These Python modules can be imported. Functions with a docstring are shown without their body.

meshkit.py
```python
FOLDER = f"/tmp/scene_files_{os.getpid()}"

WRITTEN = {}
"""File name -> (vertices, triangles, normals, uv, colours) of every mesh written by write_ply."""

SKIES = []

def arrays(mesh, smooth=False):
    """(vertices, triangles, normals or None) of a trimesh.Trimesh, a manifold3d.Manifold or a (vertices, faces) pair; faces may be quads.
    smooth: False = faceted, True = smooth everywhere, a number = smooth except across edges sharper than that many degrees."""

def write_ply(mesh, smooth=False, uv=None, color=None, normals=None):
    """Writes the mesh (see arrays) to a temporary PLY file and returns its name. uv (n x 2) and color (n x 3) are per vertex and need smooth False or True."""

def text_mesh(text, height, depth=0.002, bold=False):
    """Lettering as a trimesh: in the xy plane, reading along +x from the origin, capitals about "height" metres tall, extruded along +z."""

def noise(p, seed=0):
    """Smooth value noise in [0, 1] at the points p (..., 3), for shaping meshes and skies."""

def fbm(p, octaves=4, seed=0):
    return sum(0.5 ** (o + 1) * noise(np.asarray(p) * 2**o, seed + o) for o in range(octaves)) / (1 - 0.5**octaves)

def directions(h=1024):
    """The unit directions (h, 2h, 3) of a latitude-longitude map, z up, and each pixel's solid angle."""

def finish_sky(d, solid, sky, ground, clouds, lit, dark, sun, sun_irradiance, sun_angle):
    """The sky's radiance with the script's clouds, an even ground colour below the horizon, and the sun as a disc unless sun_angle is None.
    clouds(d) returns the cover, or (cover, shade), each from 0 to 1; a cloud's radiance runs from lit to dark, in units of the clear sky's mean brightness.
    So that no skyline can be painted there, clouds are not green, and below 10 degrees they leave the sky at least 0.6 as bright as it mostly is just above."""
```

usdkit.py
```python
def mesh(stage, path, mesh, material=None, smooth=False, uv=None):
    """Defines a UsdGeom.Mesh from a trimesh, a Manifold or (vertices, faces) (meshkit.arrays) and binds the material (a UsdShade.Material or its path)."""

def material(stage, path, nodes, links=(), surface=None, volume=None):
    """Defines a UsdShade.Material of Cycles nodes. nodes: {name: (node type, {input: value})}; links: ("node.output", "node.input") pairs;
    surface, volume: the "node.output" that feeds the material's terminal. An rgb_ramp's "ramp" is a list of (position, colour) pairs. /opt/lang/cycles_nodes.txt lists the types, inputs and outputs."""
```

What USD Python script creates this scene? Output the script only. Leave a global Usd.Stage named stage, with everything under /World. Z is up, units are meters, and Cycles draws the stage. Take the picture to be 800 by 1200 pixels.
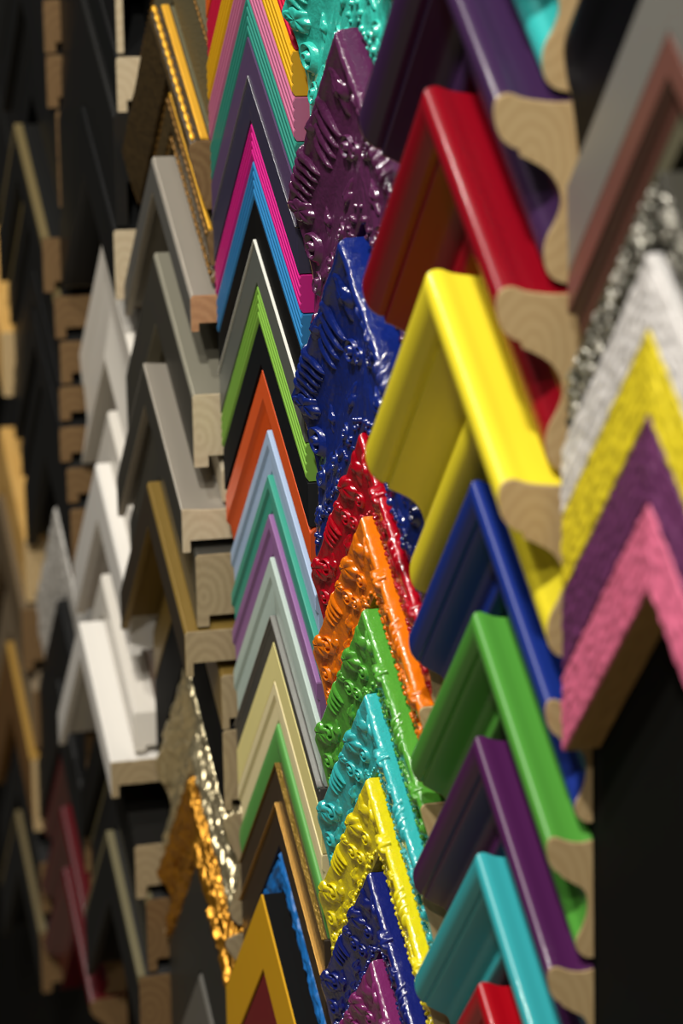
import math, numpy as np, trimesh, usdkit, meshkit
from shapely.geometry import Polygon
from pxr import Usd, UsdGeom, UsdShade, UsdLux, Gf, Sdf

stage = Usd.Stage.CreateInMemory()
UsdGeom.SetStageUpAxis(stage, UsdGeom.Tokens.z)
UsdGeom.SetStageMetersPerUnit(stage, 1.0)
UsdGeom.Xform.Define(stage, '/World')
UsdGeom.Scope.Define(stage, '/World/Looks')

# ------------------------------------------------------------------ camera (90 mm, close to the wall, looking along it)
EYE = 1.6                                     # camera height, metres
CAM = np.array([0.0, -0.50875, EYE])
FWD = np.array([-0.93818809, 0.31405805, -0.14550136])
RGT = np.array([0.32022745, 0.94711878, -0.02050357])
UPV = np.array([-0.13136776, 0.06582973, 0.98914557])
cam = UsdGeom.Camera.Define(stage, '/World/camera')
cam.AddTransformOp().Set(Gf.Matrix4d(*RGT, 0, *UPV, 0, *(-FWD), 0, *CAM, 1))
cam.CreateHorizontalApertureAttr(24.0)
cam.CreateVerticalApertureAttr(36.0)
cam.CreateFocalLengthAttr(24.0 * 2988.29 / 800)
cam.CreateFStopAttr(5.0)
cam.CreateFocusDistanceAttr(1.60)
cam.CreateClippingRangeAttr(Gf.Vec2f(0.05, 50))
cam.GetExposureAttr().Set(0.0)

# ------------------------------------------------------------------ light: a dim shop interior with a row of small ceiling lamps
dome = UsdLux.DomeLight.Define(stage, '/World/room_light')
dome.CreateIntensityAttr(0.010)
dome.CreateColorAttr(Gf.Vec3f(1.0, 0.95, 0.86))


def disk(name, pos, aim, radius, power, col=(1.0, 0.955, 0.885)):
    l = UsdLux.DiskLight.Define(stage, '/World/' + name)
    l.CreateRadiusAttr(radius)
    l.CreateIntensityAttr(power)
    l.CreateColorAttr(Gf.Vec3f(*col))
    p, a = np.array(pos, float), np.array(aim, float)
    z = (p - a) / np.linalg.norm(p - a)
    x = np.cross([0, 1, 0], z); x /= np.linalg.norm(x)
    y = np.cross(z, x)
    l.AddTransformOp().Set(Gf.Matrix4d(*x, 0, *y, 0, *z, 0, *p, 1))


disk('ceiling_lamp', (-0.40, -0.78, 3.1), (-1.2, 0, 1.35), 0.06, 1080)
disk('ceiling_lamp_001', (-1.25, -0.86, 3.1), (-1.5, 0, 1.35), 0.05, 560)
disk('ceiling_lamp_002', (0.5, -1.0, 3.1), (-1.0, 0, 1.3), 0.06, 380)
disk('ceiling_lamp_003', (-2.0, -0.8, 3.1), (-1.9, 0, 1.0), 0.05, 90)

# ------------------------------------------------------------------ materials


def lin(c):
    c = np.array(c, float) / 255
    return tuple(np.where(c <= 0.04045, c / 12.92, ((c + 0.055) / 1.055) ** 2.4))


MATS = {}


def paint(rgb, rough=0.3, coat=0.0, metal=0.0, bump=0.0, bscale=300, spec=0.5, mottle=0.0, mscale=60):
    key = (tuple(rgb), rough, coat, metal, bump, bscale, spec, mottle, mscale)
    if key in MATS:
        return MATS[key]
    c = lin(rgb)
    nodes = {'p': ('principled_bsdf', {'base_color': c, 'roughness': rough, 'coat_weight': coat, 'coat_roughness': 0.06,
                                       'metallic': metal, 'specular_ior_level': spec}),
             'tc': ('texture_coordinate', {})}
    links = []
    if bump:
        nodes['nb'] = ('noise_texture', {'scale': bscale, 'detail': 3.0})
        nodes['b'] = ('bump', {'strength': bump, 'distance': 0.0012})
        links += [('tc.object', 'nb.vector'), ('nb.fac', 'b.height'), ('b.normal', 'p.normal')]
        if coat:
            links.append(('b.normal', 'p.coat_normal'))
    if mottle:
        nodes['nm'] = ('noise_texture', {'scale': mscale, 'detail': 4.0})
        nodes['r'] = ('rgb_ramp', {'ramp': [(0.3, tuple(np.array(c) * (1 - mottle))), (0.7, tuple(np.minimum(1, np.array(c) * (1 + mottle))))]})
        links += [('tc.object', 'nm.vector'), ('nm.fac', 'r.fac'), ('r.color', 'p.base_color')]
    m = MATS[key] = usdkit.material(stage, '/World/Looks/paint_%03d' % len(MATS), nodes, links, surface='p.BSDF')
    return m


def wood(name, a, b, scale=1.0, rough=0.6):
    nodes = {'tc': ('texture_coordinate', {}),
             'mp': ('mapping', {'scale': (60 * scale, 420 * scale, 90 * scale)}),
             'n': ('noise_texture', {'scale': 1.0, 'detail': 4.0, 'distortion': 0.6}),
             'r': ('rgb_ramp', {'ramp': [(0.3, lin(a)), (0.7, lin(b))]}),
             'b': ('bump', {'strength': 0.25, 'distance': 0.0004}),
             'p': ('principled_bsdf', {'roughness': rough, 'specular_ior_level': 0.3})}
    links = [('tc.object', 'mp.vector'), ('mp.vector', 'n.vector'), ('n.fac', 'r.fac'), ('r.color', 'p.base_color'),
             ('n.fac', 'b.height'), ('b.normal', 'p.normal')]
    return usdkit.material(stage, '/World/Looks/' + name, nodes, links, surface='p.BSDF')


def end_grain(name, a, b):
    """cut wood: annual rings as soft bands"""
    nodes = {'tc': ('texture_coordinate', {}),
             'mp': ('mapping', {'scale': (1, 1, 0.7), 'location': (0, 0.03, 0.09)}),
             'w': ('wave_texture', {'wave_type': 'rings', 'rings_direction': 'x', 'scale': 55.0, 'distortion': 2.0, 'detail': 3.0, 'detail_scale': 2.0}),
             'n': ('noise_texture', {'scale': 700.0, 'detail': 2.0}),
             'mx': ('mix_float', {'fac': 0.55}),
             'r': ('rgb_ramp', {'ramp': [(0.2, lin(a)), (0.8, lin(b))]}),
             'p': ('principled_bsdf', {'roughness': 0.7, 'specular_ior_level': 0.25})}
    links = [('tc.object', 'mp.vector'), ('mp.vector', 'w.vector'), ('tc.object', 'n.vector'), ('w.fac', 'mx.a'), ('n.fac', 'mx.b'),
             ('mx.result', 'r.fac'), ('r.color', 'p.base_color')]
    return usdkit.material(stage, '/World/Looks/' + name, nodes, links, surface='p.BSDF')


RAW = end_grain('raw_end_grain', (186, 158, 112), (198, 172, 126))
RAW_MID = end_grain('greyish_end_grain', (150, 132, 100), (166, 148, 114))
RAW_DIM = end_grain('dark_end_grain', (106, 80, 50), (122, 96, 62))  # cut wood in a darker brown than the raw tone
RAW_RED = end_grain('reddish_end_grain', (168, 122, 86), (184, 138, 98))
RAW_PALE = end_grain('pale_end_grain', (190, 172, 140), (202, 186, 154))
RAW_SIDE = wood('raw_wood_side', (150, 116, 66), (178, 142, 88))
WALLM = paint((12, 12, 10), 0.8, bump=0.15, bscale=40, spec=0.1)

# ------------------------------------------------------------------ helpers
USED = {}


def numbered(path):
    n = USED.get(path, 0)
    USED[path] = n + 1
    return path if n == 0 else '%s_%03d' % (path, n)


def data(prim, **kw):
    for k, v in kw.items():
        if v:
            prim.SetCustomDataByKey(k, v)


def put(parent, name, mesh, mat, smooth=35, label=None, kind=None):
    m = usdkit.mesh(stage, numbered(parent + '/' + name), mesh, mat, smooth=smooth)
    data(m.GetPrim(), label=label, kind=kind)
    return str(m.GetPath())


# the wall behind every sample
W = 0.097763            # half width of a corner sample
PITCH = 0.204051        # spacing of the columns along the wall
X0 = -1.028013          # centre of the nearest column
wall = trimesh.creation.box(extents=(3.4, 0.04, 2.8))
wall.apply_translation((-1.9, 0.0205, 1.4))
w_ = usdkit.mesh(stage, '/World/wall_back', wall, WALLM, smooth=False)
floor = trimesh.creation.box(extents=(5.4, 3.0, 0.05))  # unseen floor, added and kept pale so it bounces fill light upward
floor.apply_translation((-1.3, -1.5, -0.026))
f_ = usdkit.mesh(stage, '/World/floor', floor, paint((196, 184, 162), 0.5), smooth=False)
data(f_.GetPrim(), kind='structure', label='unseen shop floor below the display wall, added pale to bounce fill light', category='floor')
data(w_.GetPrim(), kind='structure', label='black display wall behind the frame samples', category='wall')


def spline(pts, n=5):
    """Catmull-Rom through the points"""
    p = np.array(pts, float)
    p = np.vstack([2 * p[0] - p[1], p, 2 * p[-1] - p[-2]])
    out = []
    for i in range(1, len(p) - 2):
        for t in np.linspace(0, 1, n, endpoint=False):
            a, b, c, d = p[i - 1:i + 3]
            out.append(0.5 * (2 * b + (c - a) * t + (2 * a - 5 * b + 4 * c - d) * t * t + (3 * b - a - 3 * c + d) * t ** 3))
    out.append(p[-2])
    return [tuple(q) for q in out]


def ring_of(poly, r=0.6):
    """closed (v, n) outline with its convex corners rounded; v = drop below the apex in mm, n = height off the wall in mm"""
    g = Polygon(poly)
    if not g.is_valid:
        g = g.buffer(0)
    if r:
        g = g.buffer(-r, join_style=1).buffer(r, quad_segs=3, join_style=1)
        if g.geom_type != 'Polygon':
            g = max(g.geoms, key=lambda q: q.area)
    g = g.simplify(0.04)
    q = np.array(g.exterior.coords)[:-1]
    if Polygon(q).exterior.is_ccw:
        q = q[::-1]
    return q


def densify(q, step):
    out = []
    for a, b in zip(q, np.roll(q, -1, 0)):
        n = max(1, int(np.ceil(np.linalg.norm(b - a) / step)))
        out += [a + (b - a) * k / n for k in range(n)]
    return np.array(out)


def rail(q, s, t0, t1, stations=1, disp=None):
    """one leg: the outline q swept from t0 to t1 (metres sideways from the mitre), both ends closed"""
    m = len(q)
    ts = np.linspace(t0, t1, stations + 1)
    T, V = np.meshgrid(ts, q[:, 0], indexing='ij')
    N = np.broadcast_to(q[:, 1], T.shape).copy()
    V = V.copy()
    if disp is not None:
        tan = np.roll(q, -1, 0) - np.roll(q, 1, 0)
        nv = np.stack([-tan[:, 1], tan[:, 0]], 1)
        nv /= np.linalg.norm(nv, axis=1, keepdims=True) + 1e-9
        c = q.mean(0)
        if ((q - c) * nv).sum() < 0:
            nv = -nv
        h = disp(T * 1000, V, N)
        h = h * np.clip(N / 3.0, 0, 1)          # the back stays flat on the wall
        V += nv[:, 0] * h
        N += nv[:, 1] * h
        N = np.maximum(N, 0)
    P = np.stack([s * T, -N / 1000, -T - V / 1000], -1).reshape(-1, 3)
    i = np.arange(stations)[:, None] * m
    j = np.arange(m)[None, :]
    a, b = (i + j).ravel(), (i + (j + 1) % m).ravel()
    F = np.concatenate([np.stack([a, b, b + m], 1), np.stack([a, b + m, a + m], 1)])
    v2, f2 = trimesh.creation.triangulate_polygon(Polygon(q), engine='earcut')
    from scipy.spatial import cKDTree
    idx = cKDTree(q).query(v2)[1]
    f2 = idx[f2]
    F = np.concatenate([F, f2, f2[:, ::-1] + stations * m])
    mesh = trimesh.Trimesh(P, F, process=False)
    mesh.fix_normals()
    return mesh


def corner(name, label, k, z, poly, mat, end=RAW, r=0.6, stations=1, disp=None, step=None, group=None, cut=True, width=W, dx=0.0):
    """a sample: two mitred legs under one apex. k = column, z = apex height relative to the eye in mm."""
    path = numbered('/World/' + name)
    x = UsdGeom.Xform.Define(stage, path)
    x.AddTranslateOp().Set(Gf.Vec3d(X0 - PITCH * k + dx, 0, EYE + z / 1000))
    data(x.GetPrim(), label=label, category='frame corner', group=group)
    q = ring_of(poly, r)
    if step:
        q = densify(q, step)
    e = 0.0006 if cut else 0
    for s in (-1, 1):
        put(path, 'rail', rail(q, s, 0.00005, width - e, stations, disp), mat)
    if cut:
        qe = np.array(Polygon(ring_of(poly, r)).buffer(-0.25).simplify(0.03).exterior.coords)[:-1]
        for s in (-1, 1):
            put(path, 'cut_end', rail(qe, s, width - e, width, 1), end, smooth=False)
    return path


def strip(path, v0, v1, n0, n1, mat, name, width=W, label=None, t0=0.00005, r=0.15, disp=None, stations=1, step=None):
    """a moulded line along both legs of a sample"""
    r = min(r, 0.38 * (v1 - v0), 0.38 * (n1 - n0))
    q = ring_of([(v0, n0), (v0, n1), (v1, n1), (v1, n0)], r)
    if step:
        q = densify(q, step)
    for s in (-1, 1):
        put(path, name, rail(q, s, t0, width - 0.0007, stations, disp), mat, label=label)


# ------------------------------------------------------------------ raised ornament for the baroque samples
class Face:
    """the front of an ornate sample: points by (t, v) in mm on the leg s"""

    def __init__(self, s, prof):
        self.s, self.p = s, np.array(prof, float)

    def n(self, v):
        return np.interp(v, self.p[:, 0], self.p[:, 1])

    def patch(self, t0, v0, a, b, h, slope=None):
        t = t0 + (a - b) / math.sqrt(2)
        v = v0 + math.sqrt(2) * b
        n = self.n(v) + h
        return np.stack([self.s * t, -n, -t - v], -1) / 1000


def motif(face, t0, v0, R, hfun, rot=0.0, ax=1.0, ay=1.0, nr=10, na=30, outline=None, sink=0.8, bend=0.0):
    """a raised motif: polar grid with its height from hfun(r in 0..1, angle)"""
    rr = np.linspace(0.0, 1.0, nr + 1)
    th = np.linspace(0, 2 * np.pi, na, endpoint=False)
    G, TH = np.meshgrid(rr, th, indexing='ij')
    O = outline(TH) if outline is not None else 1.0
    xx, yy = R * ax * G * O * np.cos(TH), R * ay * G * O * np.sin(TH)
    yy = yy + bend * xx ** 2 / R
    a, b = xx * np.cos(rot) - yy * np.sin(rot), xx * np.sin(rot) + yy * np.cos(rot)
    h = hfun(G, TH)
    h[-1] = -sink
    P = face.patch(t0, v0, a, b, h).reshape(-1, 3)
    i, j = np.meshgrid(np.arange(nr), np.arange(na), indexing='ij')
    a0, b0 = (i * na + j).ravel(), (i * na + (j + 1) % na).ravel()
    F = np.concatenate([np.stack([a0, a0 + na, b0], 1), np.stack([b0, a0 + na, b0 + na], 1)])
    rim = P[nr * na:]
    under = np.concatenate([P, [rim.mean(0)]])
    c = len(P)
    jj = np.arange(na)
    F = np.concatenate([F, np.stack([nr * na + jj, np.full(na, c), nr * na + (jj + 1) % na], 1)])
    m = trimesh.Trimesh(under, F, process=True)
    m.fix_normals()
    return m


def dome(g):
    return np.sqrt(np.maximum(0, 1 - g ** 2))


def h_shell(R, ribs=6):
    return lambda g, th: R * (0.5 * dome(g) * (0.72 + 0.28 * np.abs(np.cos(ribs * th / 2)))) * (0.55 + 0.45 * g)


def h_scroll(R, turns=1.7):
    return lambda g, th: R * 0.5 * dome(g) ** 0.7 * (0.5 + 0.5 * np.cos(th - 2 * np.pi * turns * g))


def h_leaf(R):
    return lambda g, th: R * 0.34 * dome(g) * (0.6 + 0.4 * np.abs(np.sin(th))) + 0.12 * R * np.cos(5 * th) * g * (1 - g)


def h_dome(R, k=0.8):
    return lambda g, th: R * k * dome(g)


def fan(th):
    return 0.86 + 0.10 * np.cos(7 * th) + 0.12 * np.cos(th)


def leafy(th):
    return 0.8 + 0.2 * np.cos(4 * th)


def ornament(path, prof, mat, layout, rng):
    for s in (-1, 1):
        f = Face(s, prof)
        for kind, t, v, R, *rest in layout:
            rot = (rest[0] if rest else 0.0)
            rot = rot if s > 0 else rot
            if t + 0.72 * R > 97 or t - 0.66 * R < 0.3:
                continue
            if kind == 'scallop':
                m = motif(f, t, v, R, h_shell(R), rot, 1.0, 0.85, 9, 42, fan)
            elif kind == 'scroll':
                m = motif(f, t, v, R, h_scroll(R), rot, 1.0, 0.92, 12, 32)
            elif kind == 'leaf':
                m = motif(f, t, v, R, h_leaf(R), rot, 1.25, 0.55, 8, 36, leafy)
            elif kind == 'rib':
                m = motif(f, t, v, R, h_dome(R, 0.26), rot, 1.0, 0.2, 6, 24, bend=0.28)
            elif kind == 'bead':
                m = motif(f, t, v, R, h_dome(R, 0.9), 0, 1, 1, 4, 12)
            else:
                continue
            put(path, kind, m, mat, smooth=50)


def small_layout(rng):
    L = [('leaf', 9, 13, 9.5, 0.7), ('scroll', 15, 28, 5.6, 0.3), ('scallop', 27, 9, 10.5, 2.2), ('scroll', 36, 21, 6.2, 1), ('scroll', 28, 31, 5.2, 0.4),
         ('leaf', 42, 32, 7.5, 0.2), ('scallop', 17, 38, 4.6, 0.5), ('leaf', 52, 38, 6.0, 0.1)]
    for i in range(4):
        L.append(('rib', 54 + 3.8 * i, 8, 9.0 - 0.6 * i, 1.1))
    L += [('leaf', 66, 24, 7.5, 0.5), ('scroll', 75, 19, 7.2, 0.6), ('scallop', 85, 10, 10.0, 2.0), ('scroll', 86, 29, 6.4, 1.4), ('leaf', 76, 34, 7.0, 0.3),
          ('scroll', 89, 39, 4.6, 0), ('leaf', 63, 37, 6.0, 0.2), ('scallop', 44, 6, 5.2, 2.2), ('leaf', 37, 41, 5.0, 0.0)]
    for i in range(40):
        t = 4 + i * 2.4
        if t < 95:
            L.append(('bead', t, 43.6 + 1.2 * rng.standard_normal(), 1.3 + 0.7 * rng.random()))
    return L


def large_layout(rng):
    L = [('leaf', 12, 24, 12.5, 0.8), ('scroll', 20, 50, 9.0, 0.2), ('leaf', 24, 74, 11.0, 0.2), ('scroll', 10, 62, 6.5, 0)]
    for i in range(4):
        L.append(('rib', 32 + 6.0 * i, 20 + i, 14 - i, 1.05))
    for i in range(5):
        L.append(('rib', 66 + 4.9 * i, 10, 13 - 0.8 * i, 1.1))
    L += [('scroll', 86, 46, 11.0, 0.8), ('scallop', 88, 20, 11.0, 2.0), ('scroll', 84, 70, 9.0, 0.2), ('leaf', 72, 74, 10.0, 0.3), ('scallop', 88, 90, 8.5, 0.2),
          ('scroll', 54, 86, 8.0, 0.2), ('leaf', 42, 90, 9.0, 0.1), ('leaf', 66, 96, 8.5, 0.1), ('scroll', 34, 86, 6.6, 0.9), ('leaf', 50, 7, 7.5, 0.3), ('leaf', 62, 52, 8, 0.7)]
    for i in range(34):
        t = 5 + i * 2.8
        if t < 95:
            L.append(('bead', t, 102 + 4 * rng.standard_normal(), 1.6 + 1.5 * rng.random()))
    return L


def lumpy(seed, amp, scale):
    def f(T, V, N):
        p = np.stack([T / scale, V / scale, N / scale + seed * 7.3], -1)
        return amp * (meshkit.fbm(p, 3, seed) - 0.5) * 2
    return f


def cells(seed, size, amp):
    """cobbled relief: rounded cells with sunk joints"""
    rng = np.random.default_rng(seed)
    pts = np.array([(a, b) for a in np.arange(-5, 145, size) for b in np.arange(-5, 75, size)], float)
    pts += rng.uniform(-0.38, 0.38, pts.shape) * size
    lift = rng.uniform(0.5, 1.0, len(pts))
    from scipy.spatial import cKDTree
    tree = cKDTree(pts)

    def f(T, V, N):
        P = np.stack([T, V + 0.25 * N], -1).reshape(-1, 2)
        d, i = tree.query(P, k=2)
        e = np.clip((d[:, 1] - d[:, 0]) / (0.55 * size), 0, 1)
        return (amp * (np.sqrt(e) * lift[i[:, 0]] - 0.35)).reshape(T.shape)
    return f


# ------------------------------------------------------------------ column of wide glossy scoops
SCOOP_A = spline([(4.2, 0), (4.6, 8), (4.6, 19), (2.8, 32.5), (0.2, 41), (2.6, 47.4), (11, 49), (20.4, 46), (25.6, 40)], 5) + \
    spline([(26.2, 36.6), (29.6, 35.8), (31.2, 32), (36.9, 22), (44, 16.6), (52.3, 14.8), (60.4, 17.5), (70, 22.8), (79, 24), (86.5, 21.5), (90.5, 15), (91.5, 6)], 5) + [(91.5, 0)]
SCOOP_B = spline([(3.6, 0), (4.4, 6), (3.2, 13), (0.3, 20), (1.2, 24.2), (6.2, 25.4), (12.7, 24.2), (17.8, 20.8)], 5) + \
    spline([(18.6, 18.6), (20.6, 17.6), (24.5, 11.8), (28, 6.2), (33, 3.8), (41, 3.8), (48.3, 6.4), (54, 9.6), (59, 9.6), (63.5, 5.5), (64.5, 2)], 5) + [(64.5, 0)]


def gloss(rgb):
    return paint(rgb, 0.34, coat=0.12, bump=0.02, bscale=60, spec=0.35)


G = 'wide glossy scoop frame corners'
for nm, z, col, lab in (('A', 208, (52, 176, 172), 'turquoise glossy scoop frame corner cut off at the top edge, above the large purple one'),
                        ('A', 116.5, (56, 32, 68), 'large purple glossy scoop frame corner above the red one'),
                        ('A', 25, (132, 3, 22), 'large red glossy scoop frame corner between the purple and yellow ones'),
                        ('A', -68, (240, 222, 50), 'large yellow glossy scoop frame corner with bare wood end, below the red one'),
                        ('B', -179, (25, 48, 132), 'royal blue glossy scoop frame corner tucked under the large yellow one'),
                        ('B', -249, (82, 156, 58), 'green glossy scoop frame corner below the royal blue one'),
                        ('B', -316, (78, 29, 80), 'smaller plum purple glossy scoop frame corner below the green one'),
                        ('B', -380, (58, 176, 182), 'turquoise glossy scoop frame corner near the bottom, below the plum one'),
                        ('B', -452, (176, 6, 24), 'red glossy scoop frame corner at the bottom edge, under the turquoise one')):
    corner('scoop_frame_corner', lab, 1, z, SCOOP_A if nm == 'A' else SCOOP_B, gloss(col), RAW, r=0.25, group=G)

# ------------------------------------------------------------------ column of ornate baroque samples
PROF_L = [(0, 22), (2, 25.5), (5, 27), (9, 26), (13, 22.5), (25, 17.8), (45, 12.6), (58, 11), (75, 11), (84, 12.3), (100, 13.4), (108, 13.2), (112, 11)]
PROF_S = [(0, 13.5), (1.4, 15.8), (4, 16.6), (8, 15.8), (14, 13.8), (22, 11.8), (34, 9.4), (41, 8.4), (45, 8.8), (48, 7.6)]
OL = [(0, 0)] + spline(PROF_L, 3) + [(113, 0)]
OS = [(0, 0)] + spline(PROF_S, 3) + [(49, 0)]
G = 'ornate baroque frame corners in glossy colours'


def oily(rgb):
    return paint(rgb, 0.22, coat=0.5, bump=0.5, bscale=240)


for i, (size, z, col, lab) in enumerate((
        ('L', 180, (56, 190, 172), 'turquoise ornate baroque frame corner cut off at the top, above the dark plum one'),
        ('L', 63, (84, 36, 74), 'large dark plum ornate baroque frame corner with curled scrolls, above the cobalt blue one'),
        ('L', -59, (17, 37, 114), 'large cobalt blue ornate baroque frame corner left of the yellow scoop'),
        ('S', -176, (176, 3, 28), 'crimson ornate baroque frame corner above the orange one'),
        ('S', -226, (236, 122, 12), 'orange ornate baroque frame corner between the crimson and green ones'),
        ('S', -283, (88, 168, 58), 'green ornate baroque frame corner between the orange and turquoise ones'),
        ('S', -335, (60, 188, 190), 'turquoise ornate baroque frame corner between the green and yellow ones'),
        ('S', -388, (240, 222, 28), 'yellow ornate baroque frame corner above the navy one'),
        ('S', -448, (22, 34, 116), 'navy blue ornate baroque frame corner below the yellow one'),
        ('S', -504, (128, 44, 104), 'plum ornate baroque frame corner at the bottom edge, inside the navy one'))):
    rng = np.random.default_rng(100 + i)
    m = oily(col)
    p = corner('ornate_frame_corner', lab, 2, z, OL if size == 'L' else OS, m, RAW, r=0.3, stations=90, disp=lumpy(i, 1.3 if size == 'L' else 0.9, 13.0), step=1.6, group=G)
    ornament(p, PROF_L if size == 'L' else PROF_S, m, large_layout(rng) if size == 'L' else small_layout(rng), rng)

# ------------------------------------------------------------------ column of narrow flat coloured samples


def flat_profile(n, w, style):
    if style == 'reeded':
        k = 4
        top = []
        for j in range(k):
            a = 1 + (w - 3) * j / k
            d = (w - 3) / k
            top += [(a, n - 1.1), (a + 0.25 * d, n), (a + 0.7 * d, n), (a + d * 0.95, n - 1.1)]
        return [(0, 0), (0, n - 1.4)] + top + [(w - 1, n - 2), (w - 1, n * 0.42), (w * 0.62, n * 0.42), (w * 0.62, 0)]
    if style == 'step':
        return [(0, 0), (0, n - 0.6), (0.6, n), (w * 0.32, n), (w * 0.4, n - 2.0), (w * 0.9, n - 2.6), (w - 1, n - 4), (w - 1, 0)]
    if style == 'bevel':
        return [(0, 0), (0, n - 3.5), (3.5, n), (w * 0.5, n), (w * 0.58, n - 3), (w * 0.92, n - 6), (w - 1, n - 7), (w - 1, 0)]
    if style == 'round':
        return [(0, 0)] + spline([(0, n - 3), (1.5, n - 0.8), (w * 0.3, n), (w * 0.6, n - 0.8), (w - 1, n - 3)], 4) + [(w - 1, 0)]
    return [(0, 0), (0, n), (w - 1, n - 0.3), (w - 1, 0)]


def matt(rgb, **k):
    if max(rgb) < 30:
        k.setdefault('rough', 0.7); k.setdefault('spec', 0.15)
    return paint(rgb, k.pop('rough', 0.45), bump=k.pop('bump', 0.08), bscale=k.pop('bscale', 350), **k)


FLATS = [  # z, n, style, colour, label
    (209, 19, 'flat', (214, 92, 20), 'narrow orange frame corner at the very top left of the coloured flat column'),
    (180, 18.5, 'reeded', (206, 8, 62), 'narrow raspberry red reeded frame corner at the top, above the mustard one'),
    (151, 19.5, 'reeded', (222, 168, 8), 'narrow mustard yellow reeded frame corner between raspberry and dusty pink'),
    (122.5, 19, 'reeded', (192, 106, 142), 'narrow dusty pink reeded frame corner between mustard and teal'),
    (94.5, 18.5, 'reeded', (40, 136, 120), 'narrow teal reeded frame corner below the dusty pink one'),
    (66.5, 18.5, 'flat', (82, 62, 98), 'narrow mauve grey flat frame corner below the teal one'),
    (41, 18, 'flat', (48, 44, 68), 'narrow slate violet frame corner with a thin silver line, above the magenta one'),
    (11.5, 17.5, 'reeded', (206, 8, 130), 'narrow magenta reeded frame corner above the sky blue one'),
    (-13.5, 17, 'reeded', (36, 126, 186), 'narrow sky blue reeded frame corner below the magenta one'),
    (-40, 16.5, 'flat', (6, 6, 6), 'narrow black flat frame corner between sky blue and grey'),
    (-67, 16.5, 'flat', (92, 96, 90), 'narrow grey frame corner with a thin white outer line, above the lime one'),
    (-96, 16, 'reeded', (132, 186, 66), 'narrow lime green reeded frame corner below the grey one'),
    (-121.5, 15, 'flat', (14, 17, 21), 'narrow charcoal flat frame corner between lime and bright orange'),
    (-151, 14, 'bevel', (226, 84, 18), 'bright orange frame corner in the middle of the flat column'),
    (-195, 11.5, 'step', (170, 196, 228), 'pale blue stepped frame corner below the bright orange one'),
    (-225.5, 12, 'step', (60, 160, 138), 'sea green stepped frame corner between pale blue and lilac'),
    (-252.5, 12, 'step', (150, 104, 160), 'lilac purple stepped frame corner above the sage one'),
    (-282, 11.8, 'step', (190, 210, 200), 'pale sage frame corner between lilac and dark pewter'),
    (-323, 11, 'flat', (74, 72, 66), 'dark pewter frame corner with thin silver outer lines, above the cream ones'),
    (-341, 11, 'flat', (252, 240, 160), 'cream yellow frame corner, upper of the two cream ones'),
    (-368, 11, 'step', (252, 238, 184), 'pale cream stepped frame corner, lower of the two cream ones'),
    (-398, 10.8, 'round', (98, 172, 82), 'leaf green frame corner below the cream ones'),
    (-426, 10.5, 'flat', (66, 52, 34), 'dark brown frame corner with a thin gold line, directly below the leaf green one'),
    (-454, 10.5, 'flat', (60, 46, 30), 'dark brown frame corner with a bright gold rod, above the mottled blue one'),
]
G = 'narrow flat coloured frame corners'
zs = [f[0] for f in FLATS] + [-485]
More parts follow.
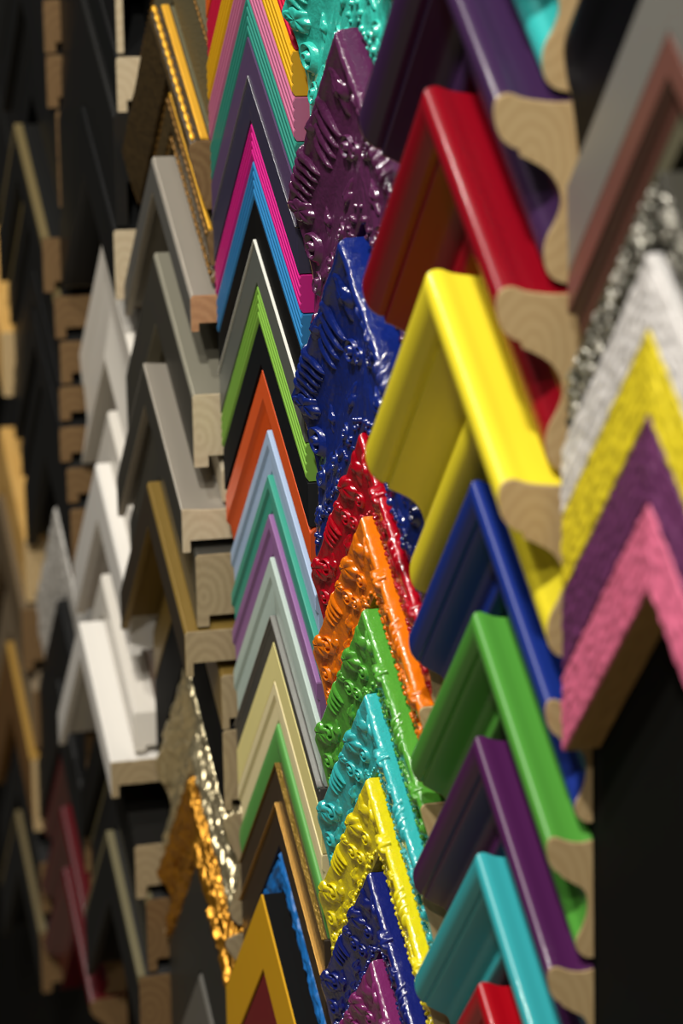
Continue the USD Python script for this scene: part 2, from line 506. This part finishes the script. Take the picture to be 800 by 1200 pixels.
for i, (z, n, style, col, lab) in enumerate(FLATS):
    w = z - zs[i + 1]
    m = matt(col)
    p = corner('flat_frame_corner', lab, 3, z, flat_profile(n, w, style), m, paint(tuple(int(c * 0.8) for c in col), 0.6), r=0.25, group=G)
    if 'silver line' in lab:
        strip(p, -0.5, 0.3, n - 2, n + 1.2, paint((190, 190, 196), 0.3, metal=1.0), 'silver_line', label='thin silver line')
    if 'white outer line' in lab:
        strip(p, -0.5, 0.3, n - 3, n + 1.4, paint((232, 232, 222), 0.4), 'white_line', label='thin white line')
    if 'silver outer lines' in lab:
        for a, b in ((-0.6, 1.8), (2.0, 0.7)):
            strip(p, a, a + 1.0, n - 2, n + b, paint((176, 174, 170), 0.35, metal=0.8), 'silver_line', label='thin silver line')
    if 'thin gold line' in lab:
        strip(p, -0.5, 0.3, n - 2, n + 1.6, paint((150, 118, 50), 0.4, metal=0.6, bump=0.6, bscale=500), 'gold_line', label='thin worn gold line')
    if 'gold rod' in lab:
        strip(p, -0.5, 0.5, n - 2, n + 2.4, paint((206, 156, 76), 0.35, metal=0.6), 'gold_rod', r=0.8, label='bright gold rod')
corner('flat_frame_corner', 'mottled bright blue rough frame corner near the bottom, behind the black and gold one', 3, -488, flat_profile(10.5, 27, 'round'),
       matt((26, 112, 190), bump=0.6, bscale=140), matt((26, 90, 150)), r=0.3, stations=70, disp=lumpy(77, 2.6, 3.4), step=1.5, group=G)
p = corner('flat_frame_corner', 'wide golden yellow flat frame corner with black outer sides at the bottom edge', 3, -518, [(0, 0), (0, 23), (53, 23), (53, 0)], matt((7, 7, 7)), r=0.2, group=G)
strip(p, 0.0, 53, 22.6, 24.2, matt((226, 170, 10), rough=0.4, bump=0.03), 'face_panel', label='golden yellow front face')
corner('flat_frame_corner', 'dark red flat frame corner inside the golden yellow one at the bottom', 3, -573.5, flat_profile(23, 40, 'flat'), matt((122, 22, 26)), r=0.2, group=G)

# ------------------------------------------------------------------ nearest column: mosaic and plain samples, seen from very close
G = 'mosaic textured frame corners in the nearest column'


def scoopy(w, n):
    return [(0, 0)] + spline([(0, n * 0.66), (w * 0.22, n), (w * 0.45, n * 0.92), (w * 0.62, n * 0.75), (w, n * 0.55)], 5) + [(w, 0)]


corner('plain_frame_corner', 'dark olive brown frame corner at the top edge of the nearest column', 0, 227, flat_profile(9, 58, 'flat'), matt((70, 58, 36)), r=0.4, dx=0.012, width=0.110)
corner('plain_frame_corner', 'black rounded frame corner at the top right, above the silver grey one', 0, 166, scoopy(69, 16.5), matt((10, 11, 13), rough=0.35), r=0.4, dx=0.012, width=0.110)
corner('plain_frame_corner', 'brushed silver grey flat frame corner between the black and the brown one', 0, 84, flat_profile(15.5, 42, 'flat'), paint((150, 148, 140), 0.45, metal=0.5, bump=0.1, bscale=500), r=0.4, dx=0.012, width=0.110)
corner('plain_frame_corner', 'reddish brown satin frame corner above the silver chip mosaic', 0, 41.5, [(0, 0), (0, 15.5), (18, 15.5), (19, 11), (30, 8), (30, 0)], matt((112, 72, 62), rough=0.3), RAW, r=0.5, dx=0.012, width=0.110)
corner('plain_frame_corner', 'thin dark bronze frame corner tucked between the reddish brown one and the silver mosaic', 0, 10.5, flat_profile(8, 15, 'flat'), matt((96, 92, 72)), r=0.4, dx=0.012, width=0.110)


def mosaic(label, z, w, n, rgb, seed, end, size=6.5, amp=1.7, rough=0.5, side=True):
    p = corner('mosaic_frame_corner', label, 0, z, [(0, 0), (0, n - 2), (w - 1.5, n - 2), (w - 1.5, 0)], RAW_SIDE if seed == 14 else matt(tuple(int(c * 0.9) for c in rgb)), end, r=0.3, group=G)
    q = densify(ring_of([(0.6, n - 2.4), (0.6, n - 0.6), (w - 1.6, n - 0.6), (w - 1.6, n - 2.4)], 0.5), 1.0)
    cf = cells(seed, size, amp)
    for s in (-1, 1):
        put(p, 'mosaic_face', rail(q, s, 0.00005, W - 0.0003, 110, lambda T, V, N: cf(T, V, N) * np.clip((N - (n - 1.2)) / 0.5, 0, 1)),
            paint(rgb, rough, bump=0.2, bscale=260, mottle=0.12, mscale=120), smooth=60)
    return p


p = corner('mosaic_frame_corner', 'silver grey chip mosaic frame corner above the white one', 0, -18, [(0, 0), (0, 16), (29, 16), (29, 0)], matt((60, 58, 50)), RAW, r=0.4, group=G, dx=0.004, width=0.102)
rng = np.random.default_rng(5)
chipm = [paint((150, 148, 136), 0.35, metal=0.7), paint((110, 108, 98), 0.35, metal=0.7), paint((70, 69, 60), 0.4, metal=0.5), paint((190, 186, 174), 0.35, metal=0.4)]
for s in (-1, 1):
    for a in np.arange(3.0, 100, 3.9):
        for b in np.arange(3.4, 26, 4.6):
            t, v = a + rng.uniform(-1, 1), b + rng.uniform(-1.3, 1.3)
            ch = trimesh.creation.icosphere(subdivisions=1, radius=1.0)
            ch.vertices *= np.array([2.7, 2.0, 2.7]) * rng.uniform(0.75, 1.1, 3)
            ch.vertices += rng.normal(0, 0.18, ch.vertices.shape)
            ch.apply_transform(trimesh.transformations.euler_matrix(*rng.uniform(-0.5, 0.5, 3)))
            ch.apply_translation((s * t, -16.6, -t - v))
            ch.apply_scale(0.001)
            put(p, 'chip', ch, chipm[int(rng.integers(4))], smooth=False)
mosaic('white cobbled mosaic frame corner between the silver chips and the yellow one', -53.5, 34, 20, (222, 218, 214), 11, RAW)
mosaic('yellow cobbled mosaic frame corner below the white one', -87, 38.5, 20, (232, 212, 40), 12, RAW)
mosaic('purple cobbled mosaic frame corner between the yellow and the pink one', -125.5, 39, 20.2, (106, 50, 96), 13, RAW)
mosaic('pink cobbled mosaic frame corner, lowest of the nearest column', -165, 40, 20.5, (226, 112, 146), 14, RAW)

# ------------------------------------------------------------------ column of grey and gold box samples left of the coloured ones


def lipbox(n, v, lip, nl):
    """deep box with a rabbet cut out of its back: the lip at the front hangs lower"""
    return [(0, 0), (0, n - 1.8), (2.4, n), (v, n), (v, n - nl), (v - lip, n - nl), (v - lip, 0)]


GOLD = paint((252, 190, 60), 0.42, metal=0.5, bump=0.3, bscale=300)
DARKGOLD = paint((120, 86, 34), 0.45, metal=0.5, bump=0.8, bscale=260)
PEWTER = paint((178, 170, 156), 0.38, metal=0.55, bump=0.05, bscale=500)
PEWTER2 = paint((160, 156, 138), 0.38, metal=0.55, bump=0.05, bscale=500)
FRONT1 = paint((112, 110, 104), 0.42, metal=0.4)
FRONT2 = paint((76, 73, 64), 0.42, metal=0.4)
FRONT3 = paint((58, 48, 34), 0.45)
OLIVE = paint((132, 106, 44), 0.4, metal=0.3, bump=0.1, bscale=400)
G = 'deep box frame corners'


def rope(path, v, n, R, mat, name='bead', gap=2.0, t1=96.0):
    """a row of small beads along both legs, on the outer side at height n"""
    for s in (-1, 1):
        q = ring_of([(v - R, n - R), (v - R, n + R), (v + R, n + R), (v + R, n - R)], R * 0.85)
        m = rail(densify(q, 0.8), s, 0.0002, t1 / 1000, 110, lambda T, V, N: 0.45 * np.sin(T * 2 * np.pi / (2.2 * gap)))
        put(path, name, m, mat, smooth=50)


p = corner('gilded_frame_corner', 'olive textured frame corner with thin gold edge, cut off by the top edge', 4, 160, lipbox(14, 58, 8, 5),
           paint((84, 78, 52), 0.7, bump=1.0, bscale=420), RAW, r=0.5)
rope(p, 0.5, 14, 1.0, DARKGOLD, 'gold_edge')
p = corner('gilded_frame_corner', 'dark brown frame corner with two bright gold beaded ridges and an olive textured side', 4, 97, [(0, 0), (0, 19), (0.5, 26), (3, 30.5), (7, 32), (30, 26), (48, 20), (48, 0)],
           paint((62, 48, 24), 0.45, bump=0.9, bscale=220), RAW_DIM, r=0.5, stations=60, disp=lumpy(31, 1.0, 6), step=2)
strip(p, -1.8, 1.5, 16.5, 22.5, GOLD, 'gold_ridge', r=1.0, label='bright gold ridge')
rope(p, 0.3, 28.0, 1.5, GOLD, 'beaded_ridge', gap=3)
strip(p, -0.8, 0.4, 1.0, 15.5, paint((92, 88, 62), 0.8, bump=1.0, bscale=420), 'textured_band', r=0.3, label='olive textured side band')
p = corner('gilded_frame_corner', 'dark frame corner with twisted gold rope edge, under the bright gold ridged one', 4, 34, [(0, 0), (0, 17), (6, 20), (24, 18), (26, 12), (26, 0)],
           paint((70, 56, 30), 0.45, bump=0.9, bscale=220), RAW_DIM, r=0.5, stations=60, disp=lumpy(32, 0.9, 5), step=2)
strip(p, -1.2, 1.2, 15.5, 18.5, GOLD, 'gold_ridge', r=0.9, label='bright gold ridge')
rope(p, 4, 19.5, 1.2, DARKGOLD, 'beaded_ridge', gap=2.5)
p = corner('gilded_frame_corner', 'thin dull gold rope frame corner behind the topmost pewter box one', 4, 3.0, [(0, 0), (0, 14), (3, 18), (6, 18), (6, 0)],
           paint((96, 76, 40), 0.45, bump=0.9, bscale=260), RAW_DIM, r=0.5, stations=60, disp=lumpy(33, 0.8, 4), step=2)
rope(p, 1.0, 17.8, 1.1, DARKGOLD, 'beaded_ridge', gap=2.5)
p = corner('box_frame_corner', 'topmost pewter grey box frame corner with a reddish wood cut end', 4, -11.5, lipbox(33.5, 25.5, 6, 6), PEWTER, RAW_RED, r=0.9, group=G)
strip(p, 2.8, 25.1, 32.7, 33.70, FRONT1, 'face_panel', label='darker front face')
p = corner('box_frame_corner', 'tall pewter grey box frame corner, second of the pewter ones from the top', 4, -82, lipbox(34.3, 52, 8, 11), PEWTER2, RAW_PALE, r=0.9, group=G)
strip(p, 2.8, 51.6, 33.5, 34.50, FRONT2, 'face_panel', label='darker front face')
corner('box_frame_corner', 'thin pale wood frame corner behind the tall pewter box one', 4, -136, lipbox(14, 24, 5, 6), matt((188, 176, 150)), RAW_PALE, r=0.6, group=G)
p = corner('box_frame_corner', 'deep pewter grey box frame corner with long flat top, third of the pewter ones', 4, -163.5, spline([(0, 0), (1.2, 8), (1.5, 20), (0.8, 34), (0, 44.6)], 3) + [(31.5, 44.6), (31.5, 38.6), (23, 38.6), (23, 0)], PEWTER, RAW_PALE, r=0.7, group=G)
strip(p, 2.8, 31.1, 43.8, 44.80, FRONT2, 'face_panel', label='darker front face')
corner('box_frame_corner', 'charcoal block frame corner with a pale cut end, under the third pewter one', 4, -197.5, lipbox(35.5, 52.5, 8, 9.5), paint((72, 70, 62), 0.4, metal=0.3), RAW_MID, r=0.7, group=G)
p = corner('box_frame_corner', 'deep olive gold box frame corner with a long narrow top', 4, -253, lipbox(45, 33, 10, 6), OLIVE, RAW_MID, r=0.9, group=G)
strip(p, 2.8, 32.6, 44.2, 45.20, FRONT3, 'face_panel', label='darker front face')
corner('box_frame_corner', 'low olive gold frame corner showing only its right end, behind the champagne crumpled one', 4, -287, lipbox(19, 40, 8, 6), OLIVE, RAW_MID, r=0.6, group=G)
corner('box_frame_corner', 'low black frame corner directly above the champagne crumpled one', 4, -328, lipbox(19, 60, 8, 6), matt((12, 12, 11)), RAW_MID, r=0.6, group=G)


def crumpled(label, z, w, n, rgb, seed, amp=3.5, rough=0.33):
    prof = [(0, 0)] + spline([(0, n * 0.62), (3, n * 0.92), (8, n), (w * 0.25, n * 0.8), (w * 0.42, n * 0.5), (w * 0.6, n * 0.46), (w * 0.78, n * 0.74), (w * 0.9, n * 0.84), (w, n * 0.55)], 4) + [(w, 0)]
    base, fine = lumpy(seed, amp, 6.0), lumpy(seed + 1, amp * 0.6, 2.8)
    return corner('crumpled_frame_corner', label, 4, z, prof, paint(rgb, rough, metal=0.85, bump=0.4, bscale=300, spec=0.9), RAW_MID, r=0.4, stations=110,
                  disp=lambda T, V, N: base(T, V, N) + fine(T, V, N), step=1.3, group='crumpled metal leaf frame corners')


crumpled('champagne silver crumpled frame corner with sparkling lumpy surface', -391, 84, 20, (214, 200, 160), 51, amp=3.2)
crumpled('dark gold crumpled frame corner inside the champagne silver one', -482, 62, 21, (170, 118, 32), 53)
corner('box_frame_corner', 'charcoal flat frame corner inside the dark gold crumpled one', 4, -547, lipbox(14, 90, 6, 5), matt((46, 46, 42)), RAW, r=0.5, group=G)
corner('box_frame_corner', 'pale grey frame corner at the bottom under the charcoal flat one', 4, -640, lipbox(16, 40, 6, 5), matt((104, 101, 94)), RAW, r=0.5, group=G)

# ------------------------------------------------------------------ column of black, white and dark samples
WHITE = paint((232, 226, 214), 0.35, bump=0.04, bscale=300)
WHITE2 = paint((238, 234, 226), 0.3, bump=0.04, bscale=300)
BLACK = paint((8, 9, 9), 0.4, bump=0.05, bscale=200)
BLACK2 = paint((14, 14, 12), 0.45, bump=0.05, bscale=200)
G = 'black frame corners in the far columns'
corner('black_frame_corner', 'black frame corner with a thin wood end at the top, beside the gilded ones', 5, 235, lipbox(31, 70, 62, 6), BLACK, RAW_PALE, r=0.8, group=G)
corner('black_frame_corner', 'deep black frame corner with a pale notched wood end below the top one', 5, 162, lipbox(32, 42, 9, 8), BLACK, RAW_PALE, r=0.8, group=G)
corner('black_frame_corner', 'broad black frame corner hanging down the middle of the dark column', 5, 118, lipbox(36, 86, 34, 10), BLACK2, BLACK2, r=0.8, group=G)
corner('black_frame_corner', 'deep black frame corner with a tall pale wood end, above the white pointed one', 5, 29, lipbox(38.5, 54, 0.5, 10), BLACK, RAW_PALE, r=0.8, group=G)
corner('white_frame_corner', 'broad white sloping frame corner with a tall sharp point', 5, -80,
       [(0, 0), (0, 22), (3, 25), (28, 23.5), (30, 22), (60, 20), (95, 26), (97, 26), (97, 0)], WHITE, WHITE, r=0.6, group='white frame corners')
corner('white_frame_corner', 'white box frame corner under the sharp pointed one', 5, -220, lipbox(25, 40, 4, 6), WHITE, WHITE, r=0.8, group='white frame corners')
corner('white_frame_corner', 'deep white frame corner with a white cut block end, third of the white ones', 5, -263, lipbox(37, 46, 4, 10), WHITE2, WHITE2, r=0.9, group='white frame corners')
corner('black_frame_corner', 'warm dark brown frame corner glimpsed between the white ones', 5, -312, lipbox(16, 40, 6, 6), matt((92, 62, 36)), RAW, r=0.6)
corner('white_frame_corner', 'white frame corner directly above the widest white box one', 5, -356, lipbox(35.5, 32, 4, 10), WHITE, WHITE, r=0.9, group='white frame corners')
corner('white_frame_corner', 'widest and deepest white box frame corner with a brown wood end', 5, -395, [(0, 0), (0, 34), (0.6, 36), (0, 38), (0, 55.5), (29, 55.5), (29, 49), (19, 49), (19, 0)], WHITE2, RAW_MID, r=0.8, group='white frame corners')
corner('black_frame_corner', 'dark frame corner with a wood block end below the widest white one', 5, -466, lipbox(38, 44, 10, 9), matt((20, 19, 16)), RAW_MID, r=0.8, group=G)
corner('black_frame_corner', 'dark olive edged frame corner at the lower left of the crumpled gold one', 5, -512, lipbox(30, 60, 10, 8), BLACK2, RAW_DIM, r=0.8, group=G)
strip('/World/black_frame_corner_006', -0.6, 6, 24, 30.6, matt((112, 104, 72)), 'edge_line', r=0.6, label='olive front edge')
corner('black_frame_corner', 'dark bronze edged frame corner at the bottom of the dark column', 5, -576, lipbox(38, 60, 10, 8), BLACK2, RAW_DIM, r=0.8, group=G)
strip('/World/black_frame_corner_007', -0.6, 6, 32, 38.6, matt((112, 104, 72)), 'edge_line', r=0.6, label='bronze front edge')

# ------------------------------------------------------------------ farther columns, dim and out of focus
OLV = matt((112, 98, 62))
FAR = [
    (6, 262, 40, 42, BLACK, RAW, 'dim black frame corner at the top, second column from the left edge'),
    (6, 217, 43.6, 44, BLACK2, RAW, 'dim black frame corner with a notched wood end near the top left'),
    (6, 171, 43, 44, BLACK, RAW, 'dim black frame corner below the notched one near the top left'),
    (6, 124, 36, 40, BLACK2, RAW, 'dim black frame corner with a square wood end on the upper left'),
    (6, 83, 36, 40, BLACK, RAW, 'dim black frame corner with a small wood end above the olive edged ones'),
    (6, 17, 52, 46, OLV, RAW, 'olive edged narrow frame corner high on the left'),
    (6, -33, 43.5, 36, OLV, RAW_RED, 'long olive edged frame corner with a reddish wood end on the left'),
    (6, -72, 40, 36, BLACK2, RAW, 'dim black frame corner below the long olive edged one'),
    (6, -111, 42, 29, BLACK, RAW_RED, 'dim black frame corner with a brown end, upper of the three stacked ends'),
    (6, -146, 43, 30, BLACK, RAW_RED, 'dim black frame corner with a brown end, middle of the three stacked ends'),
    (6, -182, 38, 30, BLACK2, RAW, 'dim black frame corner with a brown end, lowest of the three stacked ends'),
    (6, -218, 36, 60, BLACK2, RAW, 'dim black frame corner above the white sparkling one'),
    (6, -412, 30, 70, BLACK, RAW, 'black glittering frame corner below the white sparkling one'),
    (6, -486, 34, 58, BLACK2, RAW, 'dim black frame corner above the dark red ones'),
    (7, 150, 30, 70, BLACK2, RAW, 'dark frame corner at the left edge near the top'),
    (7, 60, 30, 110, BLACK2, RAW, 'dark frame corner at the left edge above the golden wood ones'),
    (7, -200, 20, 60, BLACK2, RAW, 'dark frame corner behind the lower golden wood one at the left edge'),
    (7, -340, 42, 60, matt((110, 92, 66)), RAW, 'tan brown frame corner on the left below the golden wood ones'),
    (7, -420, 34, 56, matt((140, 122, 96)), RAW, 'pale tan frame corner on the left beside the white sparkling one'),
    (7, -590, 34, 50, BLACK2, RAW, 'dark frame corner with dim wood ends at the lower left'),
    (7, -660, 36, 60, OLV, RAW, 'dim olive edged frame corner at the bottom left'),
]
for k, z, n, v, m, e, lab in FAR:
    edged = m is OLV
    p = corner('dark_frame_corner' if edged or m in (BLACK, BLACK2) else 'plain_frame_corner', lab, k, z, lipbox(n, v, min(9, v * 0.25), 10),
               BLACK2 if edged else m, RAW_DIM, r=0.8)
    if edged:
        strip(p, -0.6, 7, n - 7, n + 0.5, OLV, 'edge_line', r=0.6, label='olive front edge')
GW = wood('golden_wood', (206, 158, 82), (226, 182, 106), 0.4, 0.45)
corner('wooden_frame_corner', 'golden honey wood frame corner at the left edge, upper of two', 7, -77, lipbox(51, 60, 10, 10), GW, RAW, r=1.5)
corner('wooden_frame_corner', 'broad golden honey wood frame corner at the left edge, lower of two', 7, -274, lipbox(37, 60, 10, 10), GW, RAW, r=1.5)
p = corner('wooden_frame_corner', 'brown frame corner with a bright gold top edge at the lower left', 7, -488, lipbox(38, 70, 12, 10), matt((120, 84, 38)), RAW, r=1.0)
strip(p, -0.8, 1.2, 20, 39, paint((176, 136, 58), 0.45, metal=0.3), 'gold_band', r=0.6, label='bright gold outer side')
corner('crumpled_frame_corner', 'white sparkling rough frame corner with a blunt point on the left', 6, -325, [(0, 0), (0, 26), (4, 29), (40, 27), (70, 22), (80, 20), (80, 0)],
       paint((200, 196, 188), 0.35, bump=0.9, bscale=200, mottle=0.35, mscale=260), RAW, r=0.8, stations=60, disp=lumpy(61, 1.5, 5), step=2)
RED = paint((84, 5, 14), 0.28, coat=0.25, spec=0.3)
for z, n, lab in ((-546, 30, 'dark red glossy frame corner on the left, uppermost of three'), (-604, 34, 'dark red glossy frame corner on the left, middle of three'),
                  (-662, 34, 'dark red glossy frame corner on the left, lowest of three')):
    corner('red_frame_corner', lab, 6, z, [(0, 0)] + spline([(0, n * 0.7), (3, n), (14, n * 0.95), (26, n * 0.6), (44, n * 0.5), (54, n * 0.6)], 4) + [(54, 0)], RED, RAW_DIM, r=0.5, group='dark red glossy frame corners')
